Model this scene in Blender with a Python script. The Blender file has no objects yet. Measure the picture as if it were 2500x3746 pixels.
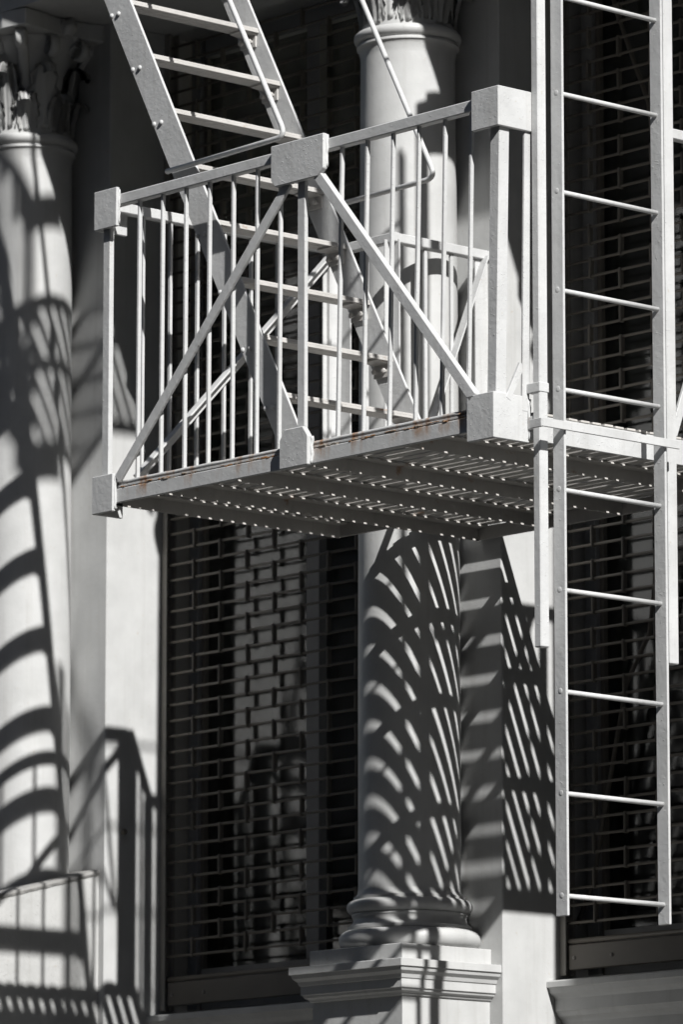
import bpy, bmesh, math, random
from mathutils import Vector, Matrix
random.seed(7)
scene = bpy.context.scene
COL = scene.collection

# ------------------------------------------------------------------ camera
cam_d = bpy.data.cameras.new('camera')
cam = bpy.data.objects.new('camera', cam_d)
COL.objects.link(cam)
cam.location = (13.264, -10.801, 1.6)
cam.rotation_euler = (math.radians(90 + 9.69), 0, math.radians(48.25))
cam_d.sensor_fit = 'VERTICAL'
cam_d.sensor_height = 36.0
cam_d.lens = 36.0 * 19490 / 3746
cam_d.clip_start = 0.1
cam_d.clip_end = 500
cam_d.dof.use_dof = True
cam_d.dof.focus_distance = 16.4
cam_d.dof.aperture_fstop = 5.6
scene.camera = cam

# ------------------------------------------------------------------ sky and sun
LDIR = Vector((-1.22, 0.387, -1.0)).normalized()
world = bpy.data.worlds.new('World')
scene.world = world
world.use_nodes = True
wn = world.node_tree
bg = wn.nodes['Background']
sky = wn.nodes.new('ShaderNodeTexSky')
sky.sky_type = 'NISHITA'
sky.sun_disc = False
sky.sun_elevation = math.asin(-LDIR.z)
sky.sun_rotation = math.atan2(-LDIR.x, -LDIR.y)
wn.links.new(sky.outputs[0], bg.inputs[0])
bg.inputs[1].default_value = 0.05
sun_d = bpy.data.lights.new('sun', 'SUN')
sun_d.energy = 5.0
sun_d.angle = math.radians(0.53)
sun_d.color = (1.0, 0.990, 0.972)
sun = bpy.data.objects.new('sun', sun_d)
sun.rotation_euler = LDIR.to_track_quat('-Z', 'Y').to_euler()
sun.location = (20, -10, 25)
COL.objects.link(sun)
scene.view_settings.view_transform = 'Standard'
scene.view_settings.look = 'None'
scene.view_settings.exposure = 0.44
scene.view_settings.gamma = 1.0
scene.view_settings.use_curve_mapping = False

# ------------------------------------------------------------------ materials
def new_mat(name):
    m = bpy.data.materials.new(name)
    m.use_nodes = True
    nt = m.node_tree
    return m, nt, nt.nodes['Principled BSDF']

def N(nt, typ, **kw):
    n = nt.nodes.new(typ)
    for k, v in kw.items():
        setattr(n, k, v)
    return n

def noise(nt, coord, scale, detail=3.0, rough=0.55, vec_scale=None):
    t = N(nt, 'ShaderNodeTexNoise')
    t.inputs['Scale'].default_value = scale
    t.inputs['Detail'].default_value = detail
    t.inputs['Roughness'].default_value = rough
    if vec_scale:
        mp = N(nt, 'ShaderNodeMapping')
        mp.inputs['Scale'].default_value = vec_scale
        nt.links.new(coord, mp.inputs[0])
        coord = mp.outputs[0]
    nt.links.new(coord, t.inputs['Vector'])
    return t.outputs['Fac']

def ramp(nt, fac, a, b, ca=(0, 0, 0, 1), cb=(1, 1, 1, 1)):
    r = N(nt, 'ShaderNodeValToRGB')
    r.color_ramp.elements[0].position = a
    r.color_ramp.elements[1].position = b
    r.color_ramp.elements[0].color = ca
    r.color_ramp.elements[1].color = cb
    nt.links.new(fac, r.inputs[0])
    return r.outputs[0]

def mix(nt, fac, a, b):
    m = N(nt, 'ShaderNodeMix', data_type='RGBA')
    if isinstance(fac, float):
        m.inputs[0].default_value = fac
    else:
        nt.links.new(fac, m.inputs[0])
    for i, v in ((6, a), (7, b)):
        if isinstance(v, tuple):
            m.inputs[i].default_value = v + (1,) if len(v) == 3 else v
        else:
            nt.links.new(v, m.inputs[i])
    return m.outputs[2]

def math_node(nt, op, a, b):
    m = N(nt, 'ShaderNodeMath', operation=op)
    for i, v in enumerate((a, b)):
        if isinstance(v, (int, float)):
            m.inputs[i].default_value = v
        else:
            nt.links.new(v, m.inputs[i])
    return m.outputs[0]

def paint(name, base, dirt=(0.33, 0.32, 0.30), rust=0.0, rust_line=None, lump=1.0, rough=0.5, rust_hi=0.72, streaks=True):
    """old brush painted iron: mottled off white, lumps of paint, optional rust"""
    m, nt, b = new_mat(name)
    geo = N(nt, 'ShaderNodeNewGeometry')
    pos = geo.outputs['Position']
    n1 = noise(nt, pos, 7, 3)
    n2 = noise(nt, pos, 60, 2)
    col = mix(nt, ramp(nt, n1, 0.35, 0.75), base, tuple(c * 0.84 for c in base))
    if streaks:
        streak = noise(nt, pos, 1.0, 3, 0.6, (30, 30, 1.6))
        d = math_node(nt, 'MULTIPLY', ramp(nt, streak, 0.54, 0.85), 0.45)
        col = mix(nt, d, col, dirt)
    col = mix(nt, math_node(nt, 'MULTIPLY', ramp(nt, n2, 0.70, 0.78), 0.35), col, (0.36, 0.29, 0.20))
    if rust > 0:
        r1 = ramp(nt, noise(nt, pos, 11, 5, 0.65), rust_hi - 0.08, rust_hi)
        if rust_line:
            sep = N(nt, 'ShaderNodeSeparateXYZ')
            nt.links.new(pos, sep.inputs[0])
            z0, z1 = rust_line
            mr = N(nt, 'ShaderNodeMapRange')
            mr.inputs['From Min'].default_value = z0
            mr.inputs['From Max'].default_value = z1
            nt.links.new(sep.outputs[2], mr.inputs[0])
            sn = noise(nt, pos, 1.0, 4, 0.65, (11, 11, 1.5))
            r1 = math_node(nt, 'MULTIPLY', ramp(nt, sn, 0.50, 0.62), mr.outputs[0])
            r1b = ramp(nt, noise(nt, pos, 40, 4, 0.7), 0.30, 0.52)
            r1 = math_node(nt, 'MULTIPLY', r1, r1b)
        rc = mix(nt, n2, (0.20, 0.085, 0.03), (0.38, 0.20, 0.08))
        col = mix(nt, math_node(nt, 'MULTIPLY', r1, rust), col, rc)
    nt.links.new(col, b.inputs['Base Color'])
    b.inputs['Roughness'].default_value = rough
    b.inputs['Specular IOR Level'].default_value = 0.35
    bump = N(nt, 'ShaderNodeBump')
    bump.inputs['Strength'].default_value = 0.5 * lump
    bump.inputs['Distance'].default_value = 0.0016
    h = math_node(nt, 'ADD', math_node(nt, 'ADD', n2, math_node(nt, 'MULTIPLY', n1, 2.5)), math_node(nt, 'MULTIPLY', ramp(nt, noise(nt, pos, 130, 1), 0.66, 0.74), 0.8))
    nt.links.new(h, bump.inputs['Height'])
    nt.links.new(bump.outputs[0], b.inputs['Normal'])
    return m

WHITE = (0.525, 0.528, 0.525)
M_iron = paint('white_painted_iron', WHITE, rust=0.7, rust_hi=0.79, lump=1.3)
M_iron_rust = paint('white_iron_rusting_seams', WHITE, rust=0.9, rust_line=(4.542, 4.585), lump=0.9)
M_crust = paint('rust_crust', (0.40, 0.36, 0.31), rust=1.0, rust_hi=0.52, lump=2.0)
M_tread = paint('white_iron_rust_spots', (0.50, 0.485, 0.465), rust=0.75, rust_hi=0.75)
M_slat = paint('worn_white_slat', (0.52, 0.50, 0.47), rust=0.7, rust_hi=0.72, lump=1.3)
M_facade = paint('painted_cast_iron', (0.500, 0.502, 0.495), lump=0.55)
M_frame = paint('grey_window_frame', (0.33, 0.33, 0.33), lump=0.3)
M_steel = paint('dull_galvanised_steel', (0.30, 0.285, 0.26), dirt=(0.14, 0.12, 0.10), lump=0.3, rough=0.55)
M_darkrod = paint('dark_weathered_steel', (0.16, 0.145, 0.125), dirt=(0.08, 0.07, 0.06), lump=0.3, rough=0.5, streaks=False)
M_concrete = paint('rough_painted_concrete', (0.46, 0.46, 0.45), lump=1.6, rough=0.8)
M_ledge = paint('dirty_ledge_mortar', (0.27, 0.265, 0.255), lump=2.5, rough=0.85)
M_cardboard = paint('brown_board', (0.20, 0.12, 0.06), lump=0.2)

def plain(name, col, rough=0.8, scale=6.0, var=0.15):
    m, nt, b = new_mat(name)
    geo = N(nt, 'ShaderNodeNewGeometry')
    n = noise(nt, geo.outputs['Position'], scale, 5)
    nt.links.new(mix(nt, n, tuple(c * (1 - var) for c in col), tuple(c * (1 + var) for c in col)), b.inputs['Base Color'])
    b.inputs['Roughness'].default_value = rough
    return m
M_room = plain('dim_room_plaster', (0.26, 0.25, 0.235))
M_ceiling = plain('pressed_ceiling', (0.30, 0.26, 0.16), scale=14, var=0.6)
M_asphalt = plain('asphalt', (0.05, 0.05, 0.052), 0.9, 12)
M_pave = plain('pavement_concrete', (0.24, 0.23, 0.21), 0.9, 3)
M_stone = plain('pale_limestone', (0.55, 0.53, 0.48), 0.8, 1.5, 0.08)
M_brick = plain('brown_brickwork', (0.22, 0.19, 0.17), 0.85, 2.0, 0.2)
M_tube, nt_, b_ = new_mat('lit_tube')
b_.inputs['Emission Color'].default_value = (1.0, 0.85, 0.5, 1)
b_.inputs['Emission Strength'].default_value = 4.0
M_tube_fill = M_tube.copy()  # for the added lamps that brighten the room
M_tube_fill.name = 'fill_tube'
M_tube_fill.node_tree.nodes['Principled BSDF'].inputs['Emission Strength'].default_value = 60.0
M_tube_fill.node_tree.nodes['Principled BSDF'].inputs['Emission Color'].default_value = (1.0, 0.95, 0.85, 1)

def glass_mat():
    m = bpy.data.materials.new('window_glass')
    m.use_nodes = True
    nt = m.node_tree
    nt.nodes.remove(nt.nodes['Principled BSDF'])
    out = nt.nodes['Material Output']
    tr = N(nt, 'ShaderNodeBsdfTransparent')
    tr.inputs[0].default_value = (0.80, 0.84, 0.84, 1)
    gl = N(nt, 'ShaderNodeBsdfGlossy')
    gl.inputs['Roughness'].default_value = 0.085
    gl.inputs[0].default_value = (1, 1, 1, 1)
    fr = N(nt, 'ShaderNodeFresnel')
    fr.inputs[0].default_value = 1.75
    geo = N(nt, 'ShaderNodeNewGeometry')
    bump = N(nt, 'ShaderNodeBump')
    bump.inputs['Strength'].default_value = 0.015
    bump.inputs['Distance'].default_value = 0.01
    nt.links.new(noise(nt, geo.outputs['Position'], 2.2, 2), bump.inputs['Height'])
    nt.links.new(bump.outputs[0], gl.inputs['Normal'])
    ms = N(nt, 'ShaderNodeMixShader')
    nt.links.new(fr.outputs[0], ms.inputs[0])
    nt.links.new(tr.outputs[0], ms.inputs[1])
    nt.links.new(gl.outputs[0], ms.inputs[2])
    nt.links.new(ms.outputs[0], out.inputs[0])
    return m
M_glass = glass_mat()
M_farglass, nt_, b_ = new_mat('far_window_glass')
b_.inputs['Base Color'].default_value = (0.05, 0.06, 0.075, 1)
b_.inputs['Roughness'].default_value = 0.08

# ------------------------------------------------------------------ object helpers
def tag(o, label=None, cat=None, group=None, kind=None):
    if label: o['label'] = label
    if cat: o['category'] = cat
    if group: o['group'] = group
    if kind: o['kind'] = kind
    return o

def empty(name, loc=(0, 0, 0), parent=None):
    o = bpy.data.objects.new(name, None)
    o.empty_display_size = 0.1
    COL.objects.link(o)
    o.location = loc
    return o

def link(name, me, mat, parent=None, matrix=None):
    o = bpy.data.objects.new(name, me)
    COL.objects.link(o)
    if mat and not me.materials:
        me.materials.append(mat)
    if matrix is not None:
        o.matrix_basis = matrix
    if parent is not None:
        o.parent = parent
        o.matrix_parent_inverse = parent.matrix_basis.inverted()   # every basis is a world transform
    return o

_box_cache = {}
def box_mesh(sx, sy, sz, mat, bev):
    key = (round(sx, 4), round(sy, 4), round(sz, 4), mat.name if mat else '', bev)
    me = _box_cache.get(key)
    if me is None:
        bm = bmesh.new()
        bmesh.ops.create_cube(bm, size=1.0, matrix=Matrix.Diagonal((sx, sy, sz, 1)))
        if bev:
            bmesh.ops.bevel(bm, geom=bm.edges[:], offset=min(bev, min(sx, sy, sz) * 0.3), segments=1, affect='EDGES')
        me = bpy.data.meshes.new('box')
        bm.to_mesh(me)
        bm.free()
        if mat:
            me.materials.append(mat)
        _box_cache[key] = me
    return me

def box(name, lo, hi, mat, parent=None, bev=0.0015):
    s = [hi[i] - lo[i] for i in range(3)]
    c = [(hi[i] + lo[i]) / 2 for i in range(3)]
    me = box_mesh(*s, mat, bev)
    return link(name, me, None, parent, Matrix.Translation(c))

def bar(name, a, b, w, d, mat, parent=None, up=(0, 0, 1), bev=0.0015):
    """bar of section w (sideways) x d (along the up axis made perpendicular)"""
    a, b = Vector(a), Vector(b)
    y = (b - a).normalized()
    z = Vector(up) - Vector(up).dot(y) * y
    z.normalize()
    x = y.cross(z)
    me = box_mesh(w, (b - a).length, d, mat, bev)
    mw = Matrix((x, y, z)).transposed().to_4x4()
    mw.translation = (a + b) / 2
    return link(name, me, None, parent, mw)

def bm_obj(name, bm, mat, parent=None, smooth=False, matrix=None):
    me = bpy.data.meshes.new(name)
    bmesh.ops.recalc_face_normals(bm, faces=bm.faces[:])
    bm.to_mesh(me)
    bm.free()
    if smooth:
        for p in me.polygons:
            p.use_smooth = True
    return link(name, me, mat, parent, matrix)

def prism_y(name, pts, y0, y1, mat, parent=None, bev=0.002):
    """polygon in X,Z extruded along Y"""
    bm = bmesh.new()
    f = bm.faces.new([bm.verts.new((x, y0, z)) for x, z in pts])
    r = bmesh.ops.extrude_face_region(bm, geom=[f])
    for v in r['geom']:
        if isinstance(v, bmesh.types.BMVert):
            v.co.y = y1
    if bev:
        bmesh.ops.bevel(bm, geom=bm.edges[:], offset=bev, segments=1, affect='EDGES')
    return bm_obj(name, bm, mat, parent)

def prism_z(name, pts, z0, z1, mat, parent=None, bev=0.0015):
    bm = bmesh.new()
    f = bm.faces.new([bm.verts.new((x, y, z0)) for x, y in pts])
    r = bmesh.ops.extrude_face_region(bm, geom=[f])
    for v in r['geom']:
        if isinstance(v, bmesh.types.BMVert):
            v.co.z = z1
    if bev:
        bmesh.ops.bevel(bm, geom=bm.edges[:], offset=bev, segments=1, affect='EDGES')
    return bm_obj(name, bm, mat, parent)

def extrude_x(name, pts, x0, x1, mat, parent=None, bev=0):
    """polygon in Y,Z extruded along X"""
    bm = bmesh.new()
    f = bm.faces.new([bm.verts.new((x0, y, z)) for y, z in pts])
    r = bmesh.ops.extrude_face_region(bm, geom=[f])
    for v in r['geom']:
        if isinstance(v, bmesh.types.BMVert):
            v.co.x = x1
    if bev:
        bmesh.ops.bevel(bm, geom=bm.edges[:], offset=bev, segments=1, affect='EDGES')
    return bm_obj(name, bm, mat, parent)

def tube(name, pts, r, mat, parent=None, seg=10, cap=True):
    pts = [Vector(p) for p in pts]
    bm = bmesh.new()
    rings = []
    prev = None
    for i, p in enumerate(pts):
        if i == 0: t = pts[1] - p
        elif i == len(pts) - 1: t = p - pts[i - 1]
        else: t = (pts[i + 1] - p).normalized() + (p - pts[i - 1]).normalized()
        t.normalize()
        if prev is None:
            n = t.orthogonal().normalized()
        else:
            n = (prev - prev.dot(t) * t).normalized()
        prev = n
        b = t.cross(n)
        rings.append([bm.verts.new(p + r * (math.cos(2 * math.pi * k / seg) * n + math.sin(2 * math.pi * k / seg) * b)) for k in range(seg)])
    for i in range(len(rings) - 1):
        for k in range(seg):
            bm.faces.new((rings[i][k], rings[i][(k + 1) % seg], rings[i + 1][(k + 1) % seg], rings[i + 1][k]))
    if cap:
        bm.faces.new(rings[0][::-1]); bm.faces.new(rings[-1])
    return bm_obj(name, bm, mat, parent, smooth=True)

def rounded_path(pts, rad, n=6):
    pts = [Vector(p) for p in pts]
    out = [pts[0]]
    for i in range(1, len(pts) - 1):
        a, b, c = pts[i - 1], pts[i], pts[i + 1]
        d1 = (a - b).normalized(); d2 = (c - b).normalized()
        for k in range(n + 1):
            t = k / n
            out.append(b + d1 * rad * (1 - t) ** 2 + d2 * rad * t ** 2)
    out.append(pts[-1])
    return out

def lathe(name, prof, cx, cy, mat, parent=None, seg=64, smooth=True):
    bm = bmesh.new()
    rings = []
    for r, z in prof:
        rings.append([bm.verts.new((cx + r * math.cos(2 * math.pi * k / seg), cy + r * math.sin(2 * math.pi * k / seg), z)) for k in range(seg)])
    for i in range(len(rings) - 1):
        for k in range(seg):
            bm.faces.new((rings[i][k], rings[i][(k + 1) % seg], rings[i + 1][(k + 1) % seg], rings[i + 1][k]))
    bm.faces.new(rings[0][::-1]); bm.faces.new(rings[-1])
    o = bm_obj(name, bm, mat, parent, smooth=smooth)
    if smooth:
        es = o.data
        try:
            es.set_sharp_from_angle(angle=math.radians(40))
        except Exception:
            pass
    return o

def moulded_block(name, cx, cy, hx, hy, prof, mat, parent=None):
    """rectangular block whose half sizes change with height: prof = [(projection, z)]"""
    bm = bmesh.new()
    rings = []
    for p, z in prof:
        rings.append([bm.verts.new((cx + sx * (hx + p), cy + sy * (hy + p), z)) for sx, sy in ((-1, -1), (1, -1), (1, 1), (-1, 1))])
    for i in range(len(rings) - 1):
        for k in range(4):
            bm.faces.new((rings[i][k], rings[i][(k + 1) % 4], rings[i + 1][(k + 1) % 4], rings[i + 1][k]))
    bm.faces.new(rings[0][::-1]); bm.faces.new(rings[-1])
    return bm_obj(name, bm, mat, parent)

# ------------------------------------------------------------------ ground and street
ground = box('ground', (-120, -120, -0.6), (120, 120, -0.02), M_asphalt, None, 0)
tag(ground, kind='structure')
road = box('road', (-120, -9.2, -0.02), (120, -2.8, 0.0), M_asphalt, None, 0)
tag(road, kind='structure')
pav = box('pavement', (-120, -2.8, -0.02), (120, 3.2, 0.13), M_pave, None, 0.01)
tag(pav, kind='structure')
pav2 = box('pavement', (-120, -12.99, -0.02), (120, -9.2, 0.13), M_pave, None, 0.01)
tag(pav2, kind='structure')

# ------------------------------------------------------------------ facade
CX, CY, BAY = 0.052, 1.30, 2.113
PIL = 0.288          # pilaster half width
PY = 1.46            # pilaster front
GY = 1.74            # grille plane
HEAD = 6.77          # window head / soffit
bld = empty('cast_iron_building', (0, 2, 0))
tag(bld, 'off white cast iron shopfront with pilasters, moulded sills and deep window recesses', 'building')
for k in range(-2, 3):
    x = CX + k * BAY
    box('pilaster', (x - PIL, PY, 0.13), (x + PIL, GY + 0.06, HEAD), M_facade, bld, 0.004)
    box('wall_pier', (x - PIL + 0.03, GY + 0.06, 0.13), (x + PIL - 0.03, 2.05, HEAD), M_facade, bld, 0)
# entablature
extrude_x('architrave', [(1.06, HEAD), (1.06, 6.86), (1.03, 6.87), (1.03, 6.95), (2.6, 6.95), (2.6, 6.93), (2.0, 6.93), (2.0, HEAD)], -7.5, 7.5, M_facade, bld)
extrude_x('cornice', [(1.05, 6.952), (1.05, 7.13), (1.02, 7.15), (0.93, 7.17), (0.87, 7.225), (0.86, 7.23), (0.86, 7.32), (0.95, 7.36), (2.6, 7.36), (2.6, 6.952)], -7.5, 7.5, M_facade, bld)
box('upper_wall', (-7.5, 1.5, 7.361), (7.5, 2.6, 18.0), M_facade, bld, 0)
# sills, aprons, glass, frames
for k in range(-2, 2):
    x0 = CX + k * BAY + PIL
    x1 = CX + (k + 1) * BAY - PIL
    extrude_x('window_sill', [(GY + 0.10, 3.085), (1.664, 3.062), (1.660, 3.058), (1.660, 3.040), (1.668, 3.036), (1.676, 3.020), (1.694, 3.008), (1.698, 3.002),
                              (1.698, 2.962), (1.704, 2.958), (1.712, 2.944), (1.728, 2.934), (1.732, 2.925), (1.735, 0.13), (GY + 0.10, 0.13)], x0 + 0.001, x1 - 0.001, M_facade, bld)
    # window frame behind the grille
    f = box('window_frame', (x0 + 0.001, 1.855, 3.09), (x0 + 0.055, 1.93, HEAD), M_frame, bld)
    box('stile', (x0 + 0.0555, 1.872, 3.09), (x0 + 0.075, 1.932, HEAD), M_darkrod, f)
    box('stile', (x1 - 0.13, 1.855, 3.09), (x1 - 0.001, 1.93, HEAD), M_frame, f)
    box('rail', (x0 + 0.076, 1.86, 3.09), (x1 - 0.131, 1.93, 3.24), M_frame, f)
    box('rail', (x0 + 0.076, 1.86, HEAD - 0.08), (x1 - 0.131, 1.93, HEAD - 0.001), M_frame, f)
    box('mullion', (x0 + 0.665, 1.855, 3.241), (x0 + 0.735, 1.925, HEAD - 0.081), M_frame, f)
    box('window_pane', (x0 + 0.076, 1.890, 3.241), (x0 + 0.664, 1.896, HEAD - 0.081), M_glass, bld, 0)
    box('window_pane', (x0 + 0.736, 1.890, 3.241), (x1 - 0.131, 1.896, HEAD - 0.081), M_glass, bld, 0)
# rooms behind the glass
room = empty('shop_room', (0, 6, 3.0))
tag(room, 'dim shop interior seen through the grilles and glass', 'room')
box('floor', (-7.0, 2.61, 2.9), (7.0, 9, 3.0), M_room, room, 0)
box('ceiling', (-7.0, 2.61, 6.95), (7.0, 9, 7.1), M_ceiling, room, 0)
box('back_wall', (-7.0, 9, 2.9), (7.0, 9.2, 7.1), M_room, room, 0)
box('side_wall', (-7.2, 2.61, 2.9), (-7.0, 9.2, 7.1), M_room, room, 0)
box('side_wall', (7.0, 2.61, 2.9), (7.2, 9.2, 7.1), M_room, room, 0)
for i, (lx0, lx1, ly, lz, lab) in enumerate(((-1.6, -0.3, 3.0, 6.49, 'lit fluorescent tube lamp nearest the glass behind the right hand grille'),
                                   (-3.4, -2.1, 4.6, 6.62, 'added fluorescent tube lamp that brightens the shop behind the left hand grille'),  # this lamp and the next are added to lift the dark interior
                                   (-1.6, -0.3, 6.4, 6.62, 'added fluorescent tube lamp that brightens the shop from deep inside'))):
    lamp = empty('tube_lamp', ((lx0 + lx1) / 2, ly, lz))
    tag(lamp, lab, 'lamp', 'tube lamps in the shop')
    box('housing', (lx0, ly - 0.04, lz + 0.03), (lx1, ly + 0.08, lz + 0.07), M_room, lamp)
    tube('lit_tube', [(lx0, ly, lz), (lx1, ly, lz)], 0.013, M_tube if i == 0 else M_tube_fill, lamp)
board = bar('leaning_board', (0.41, 2.02, 3.24), (0.36, 2.06, 3.75), 0.08, 0.012, M_cardboard, None, up=(0, 1, 0))
tag(board, 'strip of brown board standing inside the right hand window', 'board')

cord = tube('hanging_cord', [(0.527, 1.825, 6.498), (0.548, 1.825, 6.418), (0.618, 1.825, 6.256), (0.702, 1.825, 6.061), (0.769, 1.825, 5.642), (0.788, 1.825, 5.164), (0.762, 1.825, 4.697), (0.681, 1.825, 4.222), (0.569, 1.825, 4.063), (0.474, 1.825, 3.700), (0.404, 1.825, 3.404), (0.322, 1.825, 3.264)], 0.008, M_darkrod, None, 8)
tag(cord, 'dark cord hanging in a long bow between the right hand grille and its glass', 'cord')

# ------------------------------------------------------------------ columns
def leaf_mesh(h, w, out, lobes=5, seed=0):
    """one acanthus leaf: lobed outline, rises against the bell and curls out at its tip. local x across, y outward(-), z up"""
    rnd = random.Random(seed)
    bm = bmesh.new()
    nu, nv = 9, 16
    grid = []
    for j in range(nv + 1):
        t = j / nv
        # spine: up, then curling outward and down
        if t < 0.72:
            z = h * t / 0.72 * 0.94
            y = -0.012 - 0.35 * out * (t / 0.72) ** 2
        else:
            a = (t - 0.72) / 0.28 * math.pi * 0.95
            y = -0.012 - 0.35 * out - 0.42 * out * (1 - math.cos(a)) / 1.0
            z = h * 0.94 + math.sin(a) * out * 0.55 - (1 - math.cos(a)) * out * 0.18
        env = (0.62 + 0.38 * math.sin(min(1, t / 0.8) * math.pi * 0.75)) * (1 - 0.55 * max(0, (t - 0.7) / 0.3))
        lob = 1 - 0.30 * abs(math.sin(t * math.pi * lobes))
        row = []
        for i in range(nu + 1):
            s = i / nu * 2 - 1
            ww = w * 0.5 * env * (lob if abs(s) > 0.75 else 1)
            rib = 0.011 * math.cos(s * math.pi * 4) - 0.024 * s * s * (1 - 0.3 * t)
            row.append(bm.verts.new((s * ww, y - rib - rnd.random() * 0.002, z - 0.03 * s * s * h)))
        grid.append(row)
    for j in range(nv):
        for i in range(nu):
            bm.faces.new((grid[j][i], grid[j][i + 1], grid[j + 1][i + 1], grid[j + 1][i]))
    bmesh.ops.solidify(bm, geom=bm.faces[:], thickness=0.012)
    me = bpy.data.meshes.new('leaf')
    bm.to_mesh(me); bm.free()
    for p in me.polygons: p.use_smooth = True
    me.materials.append(M_facade)
    return me
LEAF1 = leaf_mesh(0.125, 0.125, 0.055, 5, 1)
LEAF2 = leaf_mesh(0.23, 0.135, 0.07, 6, 2)

def volute_mesh(n=22):
    bm = bmesh.new()
    rings = []
    for j in range(n + 1):
        t = j / n
        if t < 0.4:
            u = t / 0.4
            c = Vector((0, -0.01 - 0.11 * u * u, 0.26 * u)); r = 0.016
        else:
            u = (t - 0.4) / 0.6
            a = math.pi / 2 + 0.35 - u * math.pi * 2.4
            R = 0.05 * (1 - 0.68 * u)
            c = Vector((0, -0.128 - R * math.cos(a) * 1.0 + 0.0, 0.222 + R * math.sin(a) * 1.0)); r = 0.016 * (1 - 0.3 * u)
        rings.append([bm.verts.new(c + Vector(((0.022 - 0.004 * t) * math.cos(q), 0, 0)) + Vector((0, r * 0.6 * math.sin(q), r * 0.6 * math.sin(q)))) for q in [2 * math.pi * k / 8 for k in range(8)]])
    for i in range(n):
        for k in range(8):
            bm.faces.new((rings[i][k], rings[i][(k + 1) % 8], rings[i + 1][(k + 1) % 8], rings[i + 1][k]))
    bm.faces.new(rings[0][::-1]); bm.faces.new(rings[-1])
    bmesh.ops.recalc_face_normals(bm, faces=bm.faces[:])
    me = bpy.data.meshes.new('volute')
    bm.to_mesh(me); bm.free()
    for p in me.polygons: p.use_smooth = True
    me.materials.append(M_facade)
    return me
VOL = volute_mesh()

def capital(cx, cy, parent):
    cap = lathe('capital', [(0.161, 6.335), (0.161, 6.40), (0.163, 6.52), (0.176, 6.62), (0.207, 6.69), (0.212, 6.70)], cx, cy, M_facade, parent)
    def put(name, me, ang, r, z):
        mw = Matrix.Translation((cx, cy, z)) @ Matrix.Rotation(ang, 4, 'Z') @ Matrix.Translation((0, -r, 0))
        link(name, me, None, cap, mw)
    for k in range(8):
        put('leaf', LEAF1, k * math.pi / 4 + 0.05, 0.154, 6.345)
    for k in range(8):
        put('leaf', LEAF2, k * math.pi / 4 + math.pi / 8 + 0.05, 0.151, 6.355)
    for k in range(4):
        put('volute', VOL, k * math.pi / 2 + math.pi / 4, 0.136, 6.45)
        put('volute', VOL, k * math.pi / 2 + math.pi / 4 + 0.5, 0.090, 6.435)
        put('volute', VOL, k * math.pi / 2 + math.pi / 4 - 0.5, 0.090, 6.435)
    # abacus with hollow sides
    pts = []
    for k in range(4):
        a0 = k * math.pi / 2 + math.pi / 4
        for j in range(8):
            t = j / 8
            p0 = Vector((math.cos(a0 - 0.09), math.sin(a0 - 0.09))) if False else None
            ang = a0 + 0.07 + t * (math.pi / 2 - 0.14)
            r = 0.350 - 0.128 * math.sin(t * math.pi) ** 0.8
            pts.append((cx + r * math.cos(ang), cy + r * math.sin(ang)))
    ab = prism_z('abacus', pts, 6.702, 6.768, M_facade, cap, 0.004)
    for k in range(4):
        a = k * math.pi / 2
        c = Vector((cx + 0.228 * math.cos(a), cy + 0.228 * math.sin(a), 6.735))
        bm = bmesh.new()
        bmesh.ops.create_icosphere(bm, subdivisions=2, radius=0.035)
        for v in bm.verts:
            v.co *= 1 + 0.25 * math.sin(5 * math.atan2(v.co.z, v.co.x * math.sin(a) - v.co.y * math.cos(a)))
            v.co += c
        bm_obj('rosette', bm, M_facade, cap, True)
    return cap

def shaft_profile(z0):
    pr = []
    for i in range(15):
        t = i / 14
        z = z0 + (6.235 - z0) * t
        r = 0.1745 - 0.0105 * max(0, (t - 0.25) / 0.75) ** 1.4
        pr.append((r, z))
    pr += [(0.1652, 6.25), (0.1692, 6.266), (0.1722, 6.276), (0.1782, 6.280), (0.1782, 6.286), (0.1722, 6.290), (0.1722, 6.294),
           (0.1782, 6.297), (0.1852, 6.305), (0.1877, 6.315), (0.1852, 6.325), (0.1782, 6.332), (0.1622, 6.335)]
    return pr

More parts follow.
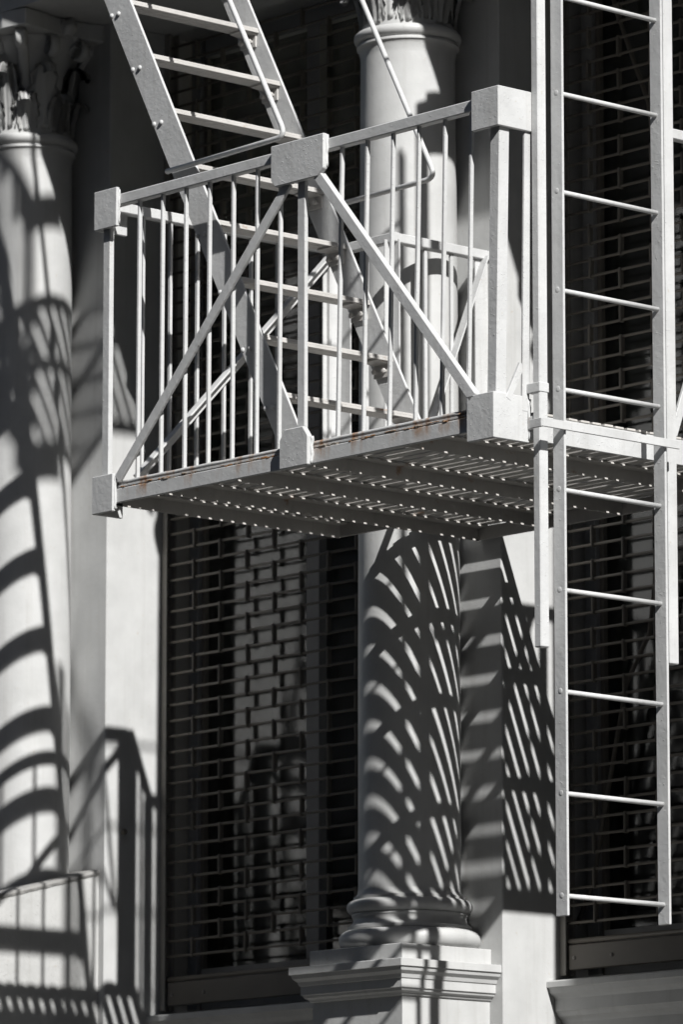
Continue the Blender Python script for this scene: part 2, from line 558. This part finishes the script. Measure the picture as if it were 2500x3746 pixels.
def column(cx, cy, label, base=True):
    c = empty('column', (cx, cy, 2.0))
    tag(c, label, 'column', 'columns along the cast iron front')
    lathe('shaft', shaft_profile(3.345), cx, cy, M_facade, c)
    if base:
        def tor(r, z0, z1, n=8):
            h = (z1 - z0) / 2
            return [(r - h + h * math.cos(a), (z0 + z1) / 2 + h * math.sin(a)) for a in [-math.pi / 2 + math.pi * i / n for i in range(n + 1)]]
        prof = [(0.2025, 3.160)] + tor(0.2405, 3.160, 3.226) + [(0.2105, 3.228), (0.2105, 3.238), (0.2005, 3.244), (0.1925, 3.254), (0.1905, 3.264), (0.1945, 3.272), (0.1965, 3.274), (0.1965, 3.281)]
        prof += tor(0.2135, 3.282, 3.328) + [(0.1905, 3.330), (0.1905, 3.338), (0.1825, 3.342), (0.1775, 3.350), (0.1755, 3.362)]
        lathe('base', prof, cx, cy, M_facade, c)
        hx = 0.230
        y0, y1 = cy - 0.246, PY - 0.001
        def blk(name, prof, dx=0.0):
            bm = bmesh.new()
            rings = []
            for p, z in prof:
                rings.append([bm.verts.new(v) for v in ((cx - hx - p, y1, z), (cx - hx - p, y0 - p, z), (cx + hx + p, y0 - p, z), (cx + hx + p, y1, z))])
            for i in range(len(rings) - 1):
                for k in range(4):
                    bm.faces.new((rings[i][k], rings[i][(k + 1) % 4], rings[i + 1][(k + 1) % 4], rings[i + 1][k]))
            bm.faces.new(rings[0][::-1]); bm.faces.new(rings[-1])
            return bm_obj(name, bm, M_facade, c)
        blk('plinth', [(0, 3.105), (0, 3.158), (-0.002, 3.160)])
        ped = blk('pedestal', [(-0.007, 0.13), (-0.007, 2.986), (0.000, 2.989), (0.004, 2.996), (0.014, 3.002), (0.017, 3.010), (0.022, 3.012), (0.022, 3.041),
                         (0.026, 3.043), (0.030, 3.055), (0.042, 3.066), (0.046, 3.079), (0.051, 3.080), (0.051, 3.103), (0.048, 3.105)])
        # raised panel frame on the pedestal sides
        for z0, z1, ya, yb in ((2.84, 2.86, y0 + 0.06, y1 - 0.05), (2.2, 2.22, y0 + 0.06, y1 - 0.05)):
            box('panel_moulding', (cx + hx - 0.007, ya, z0), (cx + hx + 0.006, yb, z1), M_facade, ped)
        for ya in (y0 + 0.06, y1 - 0.07):
            box('panel_moulding', (cx + hx - 0.007, ya, 2.221), (cx + hx + 0.006, ya + 0.02, 2.839), M_facade, ped)
    capital(cx, cy, c)
    return c

column(CX, CY, 'white round column behind the balcony, on a moulded base and pedestal')
lc = column(CX - BAY, CY, 'white round column at the left edge, striped by stair shadows, on a plain concrete block', base=False)
# plain concrete block that wraps the foot of the left column
bm = bmesh.new()
xs0, xs1 = -2.42, -1.805
vs = []
for x, y, z in ((xs0, 0.80, 3.40), (xs1, 0.80, 3.405), (xs1, 1.05, 3.472), (xs1, 1.25, 3.530), (xs1, 1.459, 3.574), (xs0, 1.459, 3.565)):
    vs.append((bm.verts.new((x, y, 0.13)), bm.verts.new((x, y, z))))
n = len(vs)
for i in range(n):
    a, b = vs[i], vs[(i + 1) % n]
    bm.faces.new((a[0], b[0], b[1], a[1]))
bm.faces.new([v[1] for v in vs]); bm.faces.new([v[0] for v in vs][::-1])
bmesh.ops.bevel(bm, geom=[e for e in bm.edges if e.verts[0].co.z > 1 and e.verts[1].co.z > 1], offset=0.008, segments=2, affect='EDGES')
blk_o = bm_obj('concrete_block', bm, M_concrete, lc)
# thin weathered ledge on that block, with an uneven lip
rnd = random.Random(3)
bm = bmesh.new()
rows = []
for i in range(34):
    yy = 0.80 + 0.0199 * i
    zz = 3.408 + (yy - 0.80) * 0.255
    j = rnd.uniform(-0.0015, 0.0015)
    prof = [(xs0, zz - 0.004), (xs0, zz + 0.014), (xs1 - 0.03, zz + 0.016), (xs1 + 0.003 + j, zz + 0.010 + j), (xs1 + 0.006 + j, zz + 0.002), (xs1 + 0.003, zz - 0.008 + j)]
    rows.append([bm.verts.new((x, yy, z)) for x, z in prof])
for i in range(33):
    for q in range(6):
        bm.faces.new((rows[i][q], rows[i][(q + 1) % 6], rows[i + 1][(q + 1) % 6], rows[i + 1][q]))
bm.faces.new(rows[0]); bm.faces.new(rows[-1][::-1])
bm_obj('ledge', bm, M_ledge, lc)
column(CX + BAY, CY, 'white round column standing to the right, out past the ladder')
bolt = lathe('wall_bolt', [(0.004, -0.012), (0.004, 0.0), (0.011, 0.001), (0.011, 0.012), (0.006, 0.016)], 0, 0, M_darkrod, None, seg=10)
bolt.matrix_basis = Matrix.Translation((-1.772, 1.545, 3.73)) @ Matrix.Rotation(math.pi / 2, 4, 'Y')
tag(bolt, 'small rusty bolt sticking out of the lit left window reveal', 'bolt')

# ------------------------------------------------------------------ roll-down grilles
def grille(x0, x1, label, zoff, xoff, seed):
    g = empty('roll_down_grille', ((x0 + x1) / 2, GY, 3.09))
    tag(g, label, 'grille', 'roll down security grilles')
    # side channels
    for xa, s in ((x0 + 0.002, 1), (x1 - 0.002, -1)):
        pts = [(xa, 1.722), (xa + s * 0.028, 1.722), (xa + s * 0.028, 1.729), (xa + s * 0.007, 1.729), (xa + s * 0.007, 1.762), (xa + s * 0.028, 1.762), (xa + s * 0.028, 1.769), (xa, 1.769)]
        if s < 0: pts = pts[::-1]
        prism_z('guide_channel', pts, 3.083, HEAD - 0.002, M_steel, g, 0)
    bb = box('bottom_bar', (x0 + 0.032, 1.733, 3.10), (x1 - 0.032, 1.751, 3.185), M_darkrod, g, 0.003)
    for bx in (x0 + 0.06, x0 + 0.24, x1 - 0.2):
        r = lathe('screw', [(0.007, 0), (0.007, 0.003), (0.003, 0.006)], 0, 0, M_steel, bb, seg=10)
        r.matrix_basis = Matrix.Translation((bx, 1.7335, 3.14)) @ Matrix.Rotation(math.pi / 2, 4, 'X')
    tube('rod', [(x0 + 0.02, GY, 3.197), (x1 - 0.02, GY, 3.197)], 0.009, M_darkrod, g, 8)
    rod_me = None
    pitch = 0.0582
    n = int((HEAD - 3.26) / pitch)
    rnd = random.Random(seed)
    zs = [3.26 + zoff + i * pitch for i in range(n)]
    for z in zs:
        if rod_me is None:
            o = tube('rod', [(x0 + 0.015, 0, 0), (x1 - 0.015, 0, 0)], 0.0052, M_darkrod, None, 7)
            rod_me = o.data
            bpy.data.objects.remove(o)
        o = link('rod', rod_me, None, g, Matrix.Translation((0, GY + rnd.uniform(-0.001, 0.001), z)) @ Matrix.Rotation(rnd.uniform(-0.0012, 0.0012), 4, 'Y'))
    link_me = box_mesh(0.011, 0.022, pitch + 0.016, M_darkrod, 0.003)
    cols = []
    x = x0 + xoff
    c = 0
    while x < x1 - 0.04:
        for i in range(c % 2, n - 1, 2):
            cols.append((x, zs[i] + pitch / 2))
        x += 0.1495
        c += 1
    cols.sort(key=lambda p: (p[0] - x0) * 0.2 + p[1] * 0.0)
    extra = cols[300:]
    for x, z in cols[:300]:
        link('link_plate', link_me, None, g, Matrix.Translation((x + rnd.uniform(-0.003, 0.003), GY, z)) @ Matrix.Rotation(rnd.uniform(-0.03, 0.03), 4, 'Y'))
    if extra:
        bm = bmesh.new()
        for x, z in extra:
            bmesh.ops.create_cube(bm, size=1.0, matrix=Matrix.Translation((x, GY, z)) @ Matrix.Diagonal((0.011, 0.022, pitch + 0.016, 1)))
        o = bm_obj('link_plates', bm, M_darkrod, g)
        o['kind'] = 'stuff'
    return g
grille(CX - BAY + PIL, CX - PIL, 'roll down grille of thin rods and links over the window left of the middle column', 0.02, 0.173, 1)
grille(CX + PIL, CX + BAY - PIL, 'roll down grille of thin rods and links over the window behind the ladder', 0.0, 0.159, 2)

# ------------------------------------------------------------------ lower balcony
XR = 1.865
b = empty('fire_escape_balcony', (0.93, 0.7, 4.55))
tag(b, 'white iron fire escape balcony with slatted floor, barred railing and diagonal braces', 'balcony', 'fire escape balconies')
I = M_iron
LEAN = 0.022
# floor joists: angle irons with the flat leg on top
for x, y1 in ((-0.030, 1.058), (0.243, 1.452), (0.585, 1.452), (0.94, 1.452), (1.39, 1.452)):
    pts = [(x - 0.005, 4.552), (x, 4.552), (x, 4.594), (x + 0.045, 4.594), (x + 0.045, 4.599), (x - 0.005, 4.599)]
    o = prism_y('joist', pts, 0.014, y1, M_slat, b, 0)
box('joist', (-0.024, 1.050, 4.553), (0.237, 1.058, 4.598), M_slat, b)
box('joist', (0.249, 1.444, 4.553), (1.842, 1.452, 4.598), M_slat, b)
box('joist', (1.843, 0.014, 4.520), (1.851, 1.452, 4.599), I, b)
# slats
rnd = random.Random(11)
y = 0.036
k = 0
while y < 1.45:
    xa = -0.032 if y < 1.04 else 0.24
    o = box('slat', (xa, y - 0.018, 4.6005), (1.850, y + 0.018, 4.6075), M_slat, b, 0.001)
    o.location.z += rnd.uniform(0, 0.0015)
    o.location.y += rnd.uniform(-0.0015, 0.0015)
    o.rotation_euler = (rnd.uniform(-0.02, 0.02), 0, rnd.uniform(-0.0008, 0.0008))
    y += 0.0498
    k += 1
# front rails
box('bottom_rail', (0.0, 0.0, 4.540), (1.80, 0.013, 4.586), M_iron_rust, b, 0.002)
box('bottom_rail', (0.0, 0.003, 4.590), (1.80, 0.017, 4.597), M_iron_rust, b, 0.001)
bm = bmesh.new()
tube('toe_bar', [(0.06 + i * 0.0575, 0.010 + rnd.uniform(-0.001, 0.001), 4.6050 + rnd.uniform(-0.001, 0.001)) for i in range(30)], 0.0075, M_iron_rust, b, 8)
# crust of old paint and rust between the toe bar and the bottom rail
bm.free()
bm = bmesh.new()
for i in range(70):
    x = rnd.uniform(0.07, 1.72)
    if 0.88 < x < 1.04: continue
    m = Matrix.Translation((x, 0.001 + rnd.uniform(-0.002, 0.004), 4.589 + rnd.uniform(-0.003, 0.004))) @ Matrix.Diagonal((rnd.uniform(0.006, 0.022), rnd.uniform(0.002, 0.003), rnd.uniform(0.0015, 0.003), 1))
    bmesh.ops.create_icosphere(bm, subdivisions=1, radius=1.0, matrix=m)
o = bm_obj('paint_crust', bm, M_crust, b)
o['kind'] = 'stuff'
box('top_rail', (0.0, 0.0, 5.531), (1.87, 0.032, 5.567), I, b, 0.003)
# posts
box('post', (-0.015, 0.001, 4.59), (0.019, 0.020, 5.50), I, b, 0.002)
box('post', (0.953, 0.001, 4.60), (0.988, 0.016, 5.531), I, b, 0.002)
bar('post', (1.838, 0.023, 4.62), (1.838 + LEAN, 0.023, 5.52), 0.042, 0.040, I, b, up=(1, 0, 0), bev=0.002)
bar('post', (1.862, 0.118, 4.60), (1.862 + LEAN * 0.8, 0.118, 5.50), 0.030, 0.010, I, b, up=(1, 0, 0), bev=0.002)
# balusters
for i in range(6):
    t = 0.152 + 0.1178 * i
    bar('baluster', (t, 0.0155, 4.600), (t + 0.004, 0.0155, 5.5315), 0.0135, 0.0105, I, b, up=(1, 0, 0))
bar('baluster', (0.850, 0.0155, 4.600), (0.858, 0.0155, 5.5315), 0.0135, 0.0105, I, b, up=(1, 0, 0))
for i in range(6):
    t = 1.128 + 0.1188 * i
    bar('baluster', (t, 0.0155, 4.600), (t + 0.022, 0.0155, 5.5315), 0.0135, 0.0105, I, b, up=(1, 0, 0))
# plates
def lplate(name, pts_front, x_side, y_len, z0, z1, side):
    """corner cover: front leg plus side leg, one casting"""
    x0, x1 = pts_front
    if side > 0:
        pts = [(x0, -0.016), (x1, -0.016), (x1, y_len), (x1 - 0.014, y_len), (x1 - 0.014, -0.002), (x0, -0.002)]
    else:
        pts = [(x0, -0.016), (x1, -0.016), (x1, -0.002), (x0 + 0.014, -0.002), (x0 + 0.014, y_len), (x0, y_len)]
    return prism_z(name, pts, z0, z1, I, b, 0.002)
lplate('corner_plate', (1.773, 1.893), 0, 0.140, 5.462, 5.586, 1)
lplate('corner_plate', (1.747, 1.866), 0, 0.132, 4.506, 4.647, 1)
lplate('corner_plate', (-0.044, 0.072), 0, 0.115, 5.458, 5.588, -1)
lplate('corner_plate', (-0.044, 0.062), 0, 0.105, 4.512, 4.636, -1)
prism_y('joint_plate', [(0.847, 5.470), (0.866, 5.447), (1.070, 5.447), (1.099, 5.470), (1.099, 5.582), (0.847, 5.582)], -0.020, -0.001, I, b, 0.003)
prism_y('joint_plate', [(0.893, 4.535), (1.028, 4.535), (1.028, 4.628), (1.004, 4.660), (0.918, 4.660), (0.893, 4.628)], -0.022, -0.001, I, b, 0.003)
# front braces
bar('brace', (0.072, -0.001, 4.615), (0.915, -0.001, 5.455), 0.034, 0.014, I, b, up=(0, 1, 0), bev=0.003)
bar('brace', (1.060, -0.004, 5.455), (1.772, -0.004, 4.640), 0.034, 0.024, I, b, up=(0, 1, 0), bev=0.002)
# weld beads and paint built up along the plate edges
def weld(p0, p1, r=0.0045, n=9, seed=0):
    rn = random.Random(seed)
    a, c = Vector(p0), Vector(p1)
    pts = [a.lerp(c, k / n) + Vector((rn.uniform(-0.002, 0.002), rn.uniform(-0.002, 0.002), 0)) for k in range(n + 1)]
    return tube('weld_bead', pts, r, I, b, 6)
weld((0.071, -0.004, 5.465), (0.071, -0.004, 5.580), seed=1)
weld((0.061, -0.004, 4.520), (0.061, -0.004, 4.630), 0.006, seed=2)
weld((1.097, -0.004, 5.475), (1.097, -0.004, 5.578), 0.006, seed=3)
weld((1.027, -0.004, 4.540), (1.027, -0.004, 4.626), 0.007, seed=4)
weld((1.867, 0.131, 4.515), (1.867, 0.131, 4.640), 0.006, seed=5)
weld((1.893, 0.139, 5.500), (1.893, 0.139, 5.560), 0.007, seed=6)
# left end railing
box('top_rail', (-0.018, 0.033, 5.522), (0.016, 1.005, 5.556), I, b, 0.003)
for i in range(8):
    yy = 0.157 + 0.1178 * i
    bar('baluster', (0.0, yy, 4.609), (0.002, yy, 5.523), 0.0105, 0.0135, I, b, up=(1, 0, 0))
def angle_brace(p0, p1, xin, w=0.034, name='brace'):
    a, c = Vector(p0), Vector(p1)
    o1 = bar(name, a, c, w, 0.006, I, b, up=(1, 0, 0), bev=0.001)
    d = (c - a).normalized()
    nrm = Vector((0, -d.z, d.y))
    if nrm.z < 0: nrm = -nrm
    off = nrm * (w / 2 - 0.003) + Vector((xin / 2, 0, 0))
    o2 = bar(name, a + off, c + off, 0.006, abs(xin), I, b, up=(1, 0, 0), bev=0.001)
    return o1, o2
angle_brace((0.012, 0.125, 4.640), (0.012, 0.985, 5.515), 0.030)
# back corner post and jog round the column
def angle_post(x, y, lx, ly, z0=4.60, z1=5.53):
    t = 0.006
    pts = [(x, y), (x, y - ly), (x + t, y - ly), (x + t, y - t), (x + lx, y - t), (x + lx, y)]
    return prism_z('post', pts, z0, z1, I, b, 0.001)
angle_post(-0.012, 1.030, 0.072, 0.070)
angle_post(0.262, 1.030, 0.045, 0.035)
box('top_rail', (-0.018, 1.006, 5.520), (0.300, 1.036, 5.553), I, b, 0.003)
box('top_rail', (0.262, 1.037, 5.519), (0.298, 1.458, 5.552), I, b, 0.003)
box('baluster', (0.140, 1.014, 4.60), (0.152, 1.027, 5.521), I, b)
for yy in (1.168, 1.288):
    box('baluster', (0.275, yy - 0.007, 4.60), (0.286, yy + 0.007, 5.521), I, b)
prism_z('post', [(0.262, 1.458), (0.262, 1.452), (0.278, 1.452), (0.278, 1.398), (0.284, 1.398), (0.284, 1.458)], 4.60, 5.518, I, b, 0.001)
bar('brace', (0.300, 1.050, 4.615), (0.300, 1.432, 5.530), 0.006, 0.036, I, b, up=(1, 0, 0), bev=0.001)
# right end: ladder opening, then a short railing to the wall
box('top_rail', (1.850, 0.735, 5.545), (1.880, 1.458, 5.578), I, b, 0.003)
for i in range(5):
    yy = 0.87 + 0.1178 * i
    box('baluster', (1.860, yy - 0.007, 4.60), (1.871, yy + 0.007, 5.546), I, b)
bar('brace', (1.868, 0.745, 4.606), (1.868, 1.115, 5.552), 0.030, 0.012, I, b, up=(1, 0, 0), bev=0.002)
bar('brace', (1.862, 0.045, 4.63), (1.862, 0.105, 4.745), 0.022, 0.010, I, b, up=(1, 0, 0), bev=0.001)
box('post', (1.855, 1.152, 4.60), (1.873, 1.190, 5.546), I, b)
# ladder guides and keeper bar
def guide(x0, x1, y0, y1, z0, z1):
    return box('guide_rail', (x0, y0, z0), (x1, y1, z1), I, b, 0.003)
guide(1.892, 1.922, 0.122, 0.158, 3.880, 7.45)
guide(1.892, 1.922, 0.668, 0.708, 3.880, 7.45)
prism_z('keeper_bar', [(1.935, 0.066), (1.985, 0.066), (1.992, 0.073), (1.992, 0.650), (1.984, 0.650), (1.984, 0.076), (1.935, 0.076)], 4.533, 4.559, I, b, 0.001)
box('guide_clamp', (1.868, 0.1195, 4.655), (1.9245, 0.1605, 4.685), I, b, 0.002)
box('guide_bracket', (1.867, 0.124, 4.545), (1.891, 0.150, 4.585), M_iron_rust, b, 0.003)
box('guide_bracket', (1.867, 0.124, 5.470), (1.891, 0.150, 5.510), I, b, 0.003)
box('guide_bracket', (1.867, 0.672, 4.545), (1.891, 0.704, 4.585), I, b, 0.003)

# ------------------------------------------------------------------ drop ladder
ld = empty('drop_ladder', (1.953, 0.39, 3.077))
tag(ld, 'tall white iron drop ladder with round rungs hanging at the right', 'ladder')
for y0 in (0.170, 0.598):
    box('side_rail', (1.928, y0, 3.075), (1.978, y0 + 0.009, 7.35), I, ld, 0.002)
rung_me = None
for i in range(14):
    z = 3.136 + 0.3056 * i
    if rung_me is None:
        o = tube('rung', [(0, 0.178, 0), (0, 0.60, 0)], 0.0075, I, ld, 12)
        o.matrix_basis = Matrix.Translation((1.953, 0, z))
        rung_me = o.data
    else:
        o = link('rung', rung_me, None, ld, Matrix.Translation((1.953, 0, z)) @ Matrix.Rotation(random.uniform(-0.006, 0.006), 4, 'X'))

pe = None
for i in range(14):
    z = 3.136 + 0.3056 * i
    if pe is None:
        o = lathe('rung_end', [(0.0095, 0), (0.0088, 0.0006), (0.005, 0.0012), (0.001, 0.0013)], 0, 0, I, ld, seg=10)
        pe = o.data
    else:
        o = link('rung_end', pe, None, ld)
    o.matrix_basis = Matrix.Translation((1.953, 0.1702, z)) @ Matrix.Rotation(math.pi / 2, 4, 'X')

# ------------------------------------------------------------------ stair
st = empty('fire_escape_stair', (0.8, 0.36, 4.605))
tag(st, 'steep white iron stair climbing left from the balcony, with tube handrails', 'stair')
SY0, SY1 = 0.085, 0.665
SL = 1.83
def sx_right(z): return (0.872 - (z - 4.605) / SL)
ZT = 8.17
WH = 0.122
def xshift(y): return (0.12 - y) * 1.10 if y < 0.3 else (0.70 - y) * 1.10
def stringer(y0, y1, dx):
    z0 = 4.608
    pts = [(sx_right(z0) + dx - WH, z0), (sx_right(z0) + dx, z0), (sx_right(ZT) + dx, ZT), (sx_right(ZT) + dx - WH, ZT)]
    return prism_y('stringer', pts, y0, y1, I, st, 0.0015)
DX = 0.038
s1 = stringer(SY0, SY0 + 0.010, DX)
s2 = stringer(SY1 - 0.010, SY1, DX)
rise = 0.206
riv_me = None
for k in range(1, 17):
    z = 4.605 + rise * k
    xr = sx_right(z) + DX
    # tread: two bars
    for xa, xb in ((xr - 0.052, xr - 0.004), (xr - 0.104, xr - 0.057)):
        box('tread', (xa, SY0 + 0.011, z - 0.007), (xb, SY1 - 0.011, z + 0.001), M_tread, st, 0.001)
    box('tread', (xr - 0.006, SY0 + 0.011, z - 0.016), (xr - 0.0005, SY1 - 0.011, z - 0.0075), M_tread, st, 0.001)
    for yy, s in ((SY0 + 0.011, 1), (SY1 - 0.011, -1)):
        pts = [(yy, z - 0.062), (yy + s * 0.006, z - 0.062), (yy + s * 0.006, z - 0.020), (yy + s * 0.055, z - 0.014), (yy + s * 0.055, z - 0.0085), (yy, z - 0.0085)]
        if s < 0: pts = pts[::-1]
        br = extrude_x('tread_bracket', pts, xr - 0.090, xr - 0.012, M_tread, st)
        for bx in (xr - 0.075, xr - 0.032):
            bo = lathe('bolt', [(0.005, 0), (0.005, 0.008), (0.0095, 0.009), (0.0095, 0.016), (0.006, 0.018)], 0, 0, M_tread, br, seg=8)
            bo.matrix_basis = Matrix.Translation((bx, yy + s * 0.006, z - 0.042)) @ Matrix.Rotation(-s * math.pi / 2, 4, 'X')
    for bx in (xr - 0.092, xr - 0.056):
        if riv_me is None:
            o = lathe('rivet', [(0.0090, 0), (0.0080, 0.003), (0.0052, 0.0055), (0.0015, 0.0065)], 0, 0, I, s1, seg=12)
            riv_me = o.data
        else:
            o = link('rivet', riv_me, None, s1)
        o.matrix_basis = Matrix.Translation((bx, SY0 - 0.0005, z - 0.040)) @ Matrix.Rotation(math.pi / 2, 4, 'X')
# handrails
def handrail(y, xb, zb, xend, slope):
    top = (xb - (ZT + 0.9 - zb) / slope, y, ZT + 0.9)
    path = rounded_path([top, (xb, y, zb), (xend, y, zb - 0.012)], 0.045)
    return tube('handrail', path, 0.0088, I, st, 12)
handrail(SY0 - 0.012, 0.814, 5.638, 0.222, 1.80)
handrail(SY1 + 0.012, 0.865, 5.588, 0.29, 1.86)

# ------------------------------------------------------------------ upper balcony (above the picture, its shadow falls on the front)
ub = empty('fire_escape_balcony', (0.8, 0.7, 8.2))
tag(ub, 'white iron fire escape balcony one floor up, with a stair opening in its floor', 'balcony', 'fire escape balconies')
ZU = 8.2
UX0, UX1, OX0, OX1 = -2.4, 1.866, -1.15, 1.13
y = 0.036
while y < 1.45:
    spans = ((UX0, OX0), (OX1, UX1)) if y < 0.74 else ((UX0, UX1),)
    for xa, xb in spans:
        box('slat', (xa, y - 0.017, ZU + 0.0005), (xb, y + 0.017, ZU + 0.0075), M_slat, ub, 0)
    y += 0.0498
for x in (UX0, -1.8, OX0, OX1, 1.42, UX1 - 0.05):
    prism_y('joist', [(x - 0.005, ZU - 0.05), (x, ZU - 0.05), (x, ZU - 0.006), (x + 0.045, ZU - 0.006), (x + 0.045, ZU - 0.001), (x - 0.005, ZU - 0.001)], 0.014, 1.47, M_slat, ub, 0)
for x in (-0.4, 0.35):
    prism_y('joist', [(x - 0.005, ZU - 0.05), (x, ZU - 0.05), (x, ZU - 0.006), (x + 0.045, ZU - 0.006), (x + 0.045, ZU - 0.001), (x - 0.005, ZU - 0.001)], 0.75, 1.47, M_slat, ub, 0)
box('bottom_rail', (UX0, 0.0, ZU - 0.06), (UX1, 0.013, ZU + 0.02), I, ub)
box('top_rail', (UX0, 0.0, ZU + 0.931), (UX1, 0.032, ZU + 0.967), I, ub)
box('top_rail', (UX1 - 0.03, 0.033, ZU + 0.931), (UX1, 1.45, ZU + 0.967), I, ub)
for i in range(50):
    x = UX0 + 0.1 + 0.1188 * i
    if x < UX1: box('baluster', (x - 0.005, 0.009, ZU), (x + 0.005, 0.022, ZU + 0.932), I, ub, 0)
for x in (UX0, -0.75, 0.953, UX1 - 0.045):
    box('post', (x, 0.001, ZU), (x + 0.036, 0.018, ZU + 0.931), I, ub)
for x in (-0.86, 0.847):
    box('joint_plate', (x, -0.02, ZU + 0.847), (x + 0.25, -0.001, ZU + 0.982), I, ub)
    box('joint_plate', (x + 0.05, -0.02, ZU - 0.065), (x + 0.19, -0.001, ZU + 0.06), I, ub)
for z0, z1 in ((ZU + 0.862, ZU + 0.986), (ZU - 0.094, ZU + 0.047)):
    prism_z('corner_plate', [(UX1 - 0.115, -0.016), (UX1 + 0.005, -0.016), (UX1 + 0.005, 0.14), (UX1 - 0.009, 0.14), (UX1 - 0.009, -0.002), (UX1 - 0.115, -0.002)], z0, z1, I, ub, 0.001)
bar('brace', (0.915 + 0.15, -0.004, ZU + 0.855), (UX1 - 0.09, -0.004, ZU + 0.04), 0.034, 0.024, I, ub, up=(0, 1, 0))
bar('brace', (-0.62, -0.004, ZU + 0.04), (0.90, -0.004, ZU + 0.855), 0.034, 0.024, I, ub, up=(0, 1, 0))
# unseen plates by the ladder guides, added to cast a shadow on the middle column
box('shadow_plate', (1.885, 0.709, 7.26), (1.905, 1.495, 7.47), I, ub)
box('shadow_plate', (1.886, 0.775, 7.471), (1.904, 1.03, ZU - 0.07), I, ub)

# ------------------------------------------------------------------ buildings across the street (mirrored in the glass; the tall one added for shade)
def far_building(name, label, x0, x1, y0, y1, h, mat, face, seed):
    e = empty(name, ((x0 + x1) / 2, (y0 + y1) / 2, 0))
    tag(e, label, 'building')
    box('wall', (x0, y0, 0.0), (x1, y1, h), mat, e, 0)
    rnd = random.Random(seed)
    z = 4.6
    while z < h - 2.5:
        if 'x' in face:
            yy = y1 - 1.8
            while yy - 1.1 > y0 + 0.3:
                f = box('window', (x1 + 0.002, yy - 1.1, z), (x1 + 0.04, yy, z + 2.0), M_stone, e, 0)
                box('pane', (x1 + 0.041, yy - 1.02, z + 0.08), (x1 + 0.06, yy - 0.08, z + 0.97), M_farglass, f, 0)
                box('pane', (x1 + 0.041, yy - 1.02, z + 1.05), (x1 + 0.05, yy - 0.08, z + 1.92), M_farglass, f, 0)
                yy -= 1.9
            box('string_course', (x1 + 0.002, y0, z - 0.35), (x1 + 0.18, y1, z - 0.1), M_stone, e, 0)
        if 'y' in face:
            xx = x0 + 0.6
            while xx + 1.2 < x1 and xx < 40:
                f = box('window', (xx, y1 + 0.002, z), (xx + 1.2, y1 + 0.04, z + 2.1), M_stone, e, 0)
                box('pane', (xx + 0.08, y1 + 0.041, z + 0.08), (xx + 1.12, y1 + 0.05, z + 1.0), M_farglass, f, 0)
                box('pane', (xx + 0.08, y1 + 0.041, z + 1.08), (xx + 1.12, y1 + 0.05, z + 2.02), M_farglass, f, 0)
                xx += 2.3
        z += 3.7
    return e
cb = far_building('corner_building', 'brick corner building with a pale stone storey, across the street', -36, -20.2, -40, -13.2, 26, M_brick, 'xy', 1)
for ya, yb in ((-13.75, -13.22), (-14.32, -13.86), (-14.95, -14.44), (-15.9, -15.5)):
    box('stone_facing', (-20.199, ya, 6.3), (-20.10, yb, 9.25), M_stone, cb, 0)
box('stone_facing', (-20.199, -15.9, 9.251), (-20.08, -13.2, 9.5), M_stone, cb, 0)
far_building('brick_building', 'narrow brown brick building across the street behind the viewer', -15.2, -11.01, -30, -13.2, 17.5, M_brick, 'y', 2)
far_building('brick_building', 'wide brown brick building across the street behind the viewer', -11.0, 24.9, -30, -13.25, 21, M_brick, 'y', 4)
far_building('tall_building', 'tall brown brick building added further up the street to shade the roadway', 25, 75, -40, -13.2, 33, M_brick, 'y', 3)  # out of view, added to keep sun off the street and cut the bounce

scene.render.engine = 'CYCLES'
scene.cycles.max_bounces = 6
scene.cycles.diffuse_bounces = 2
scene.cycles.transparent_max_bounces = 12
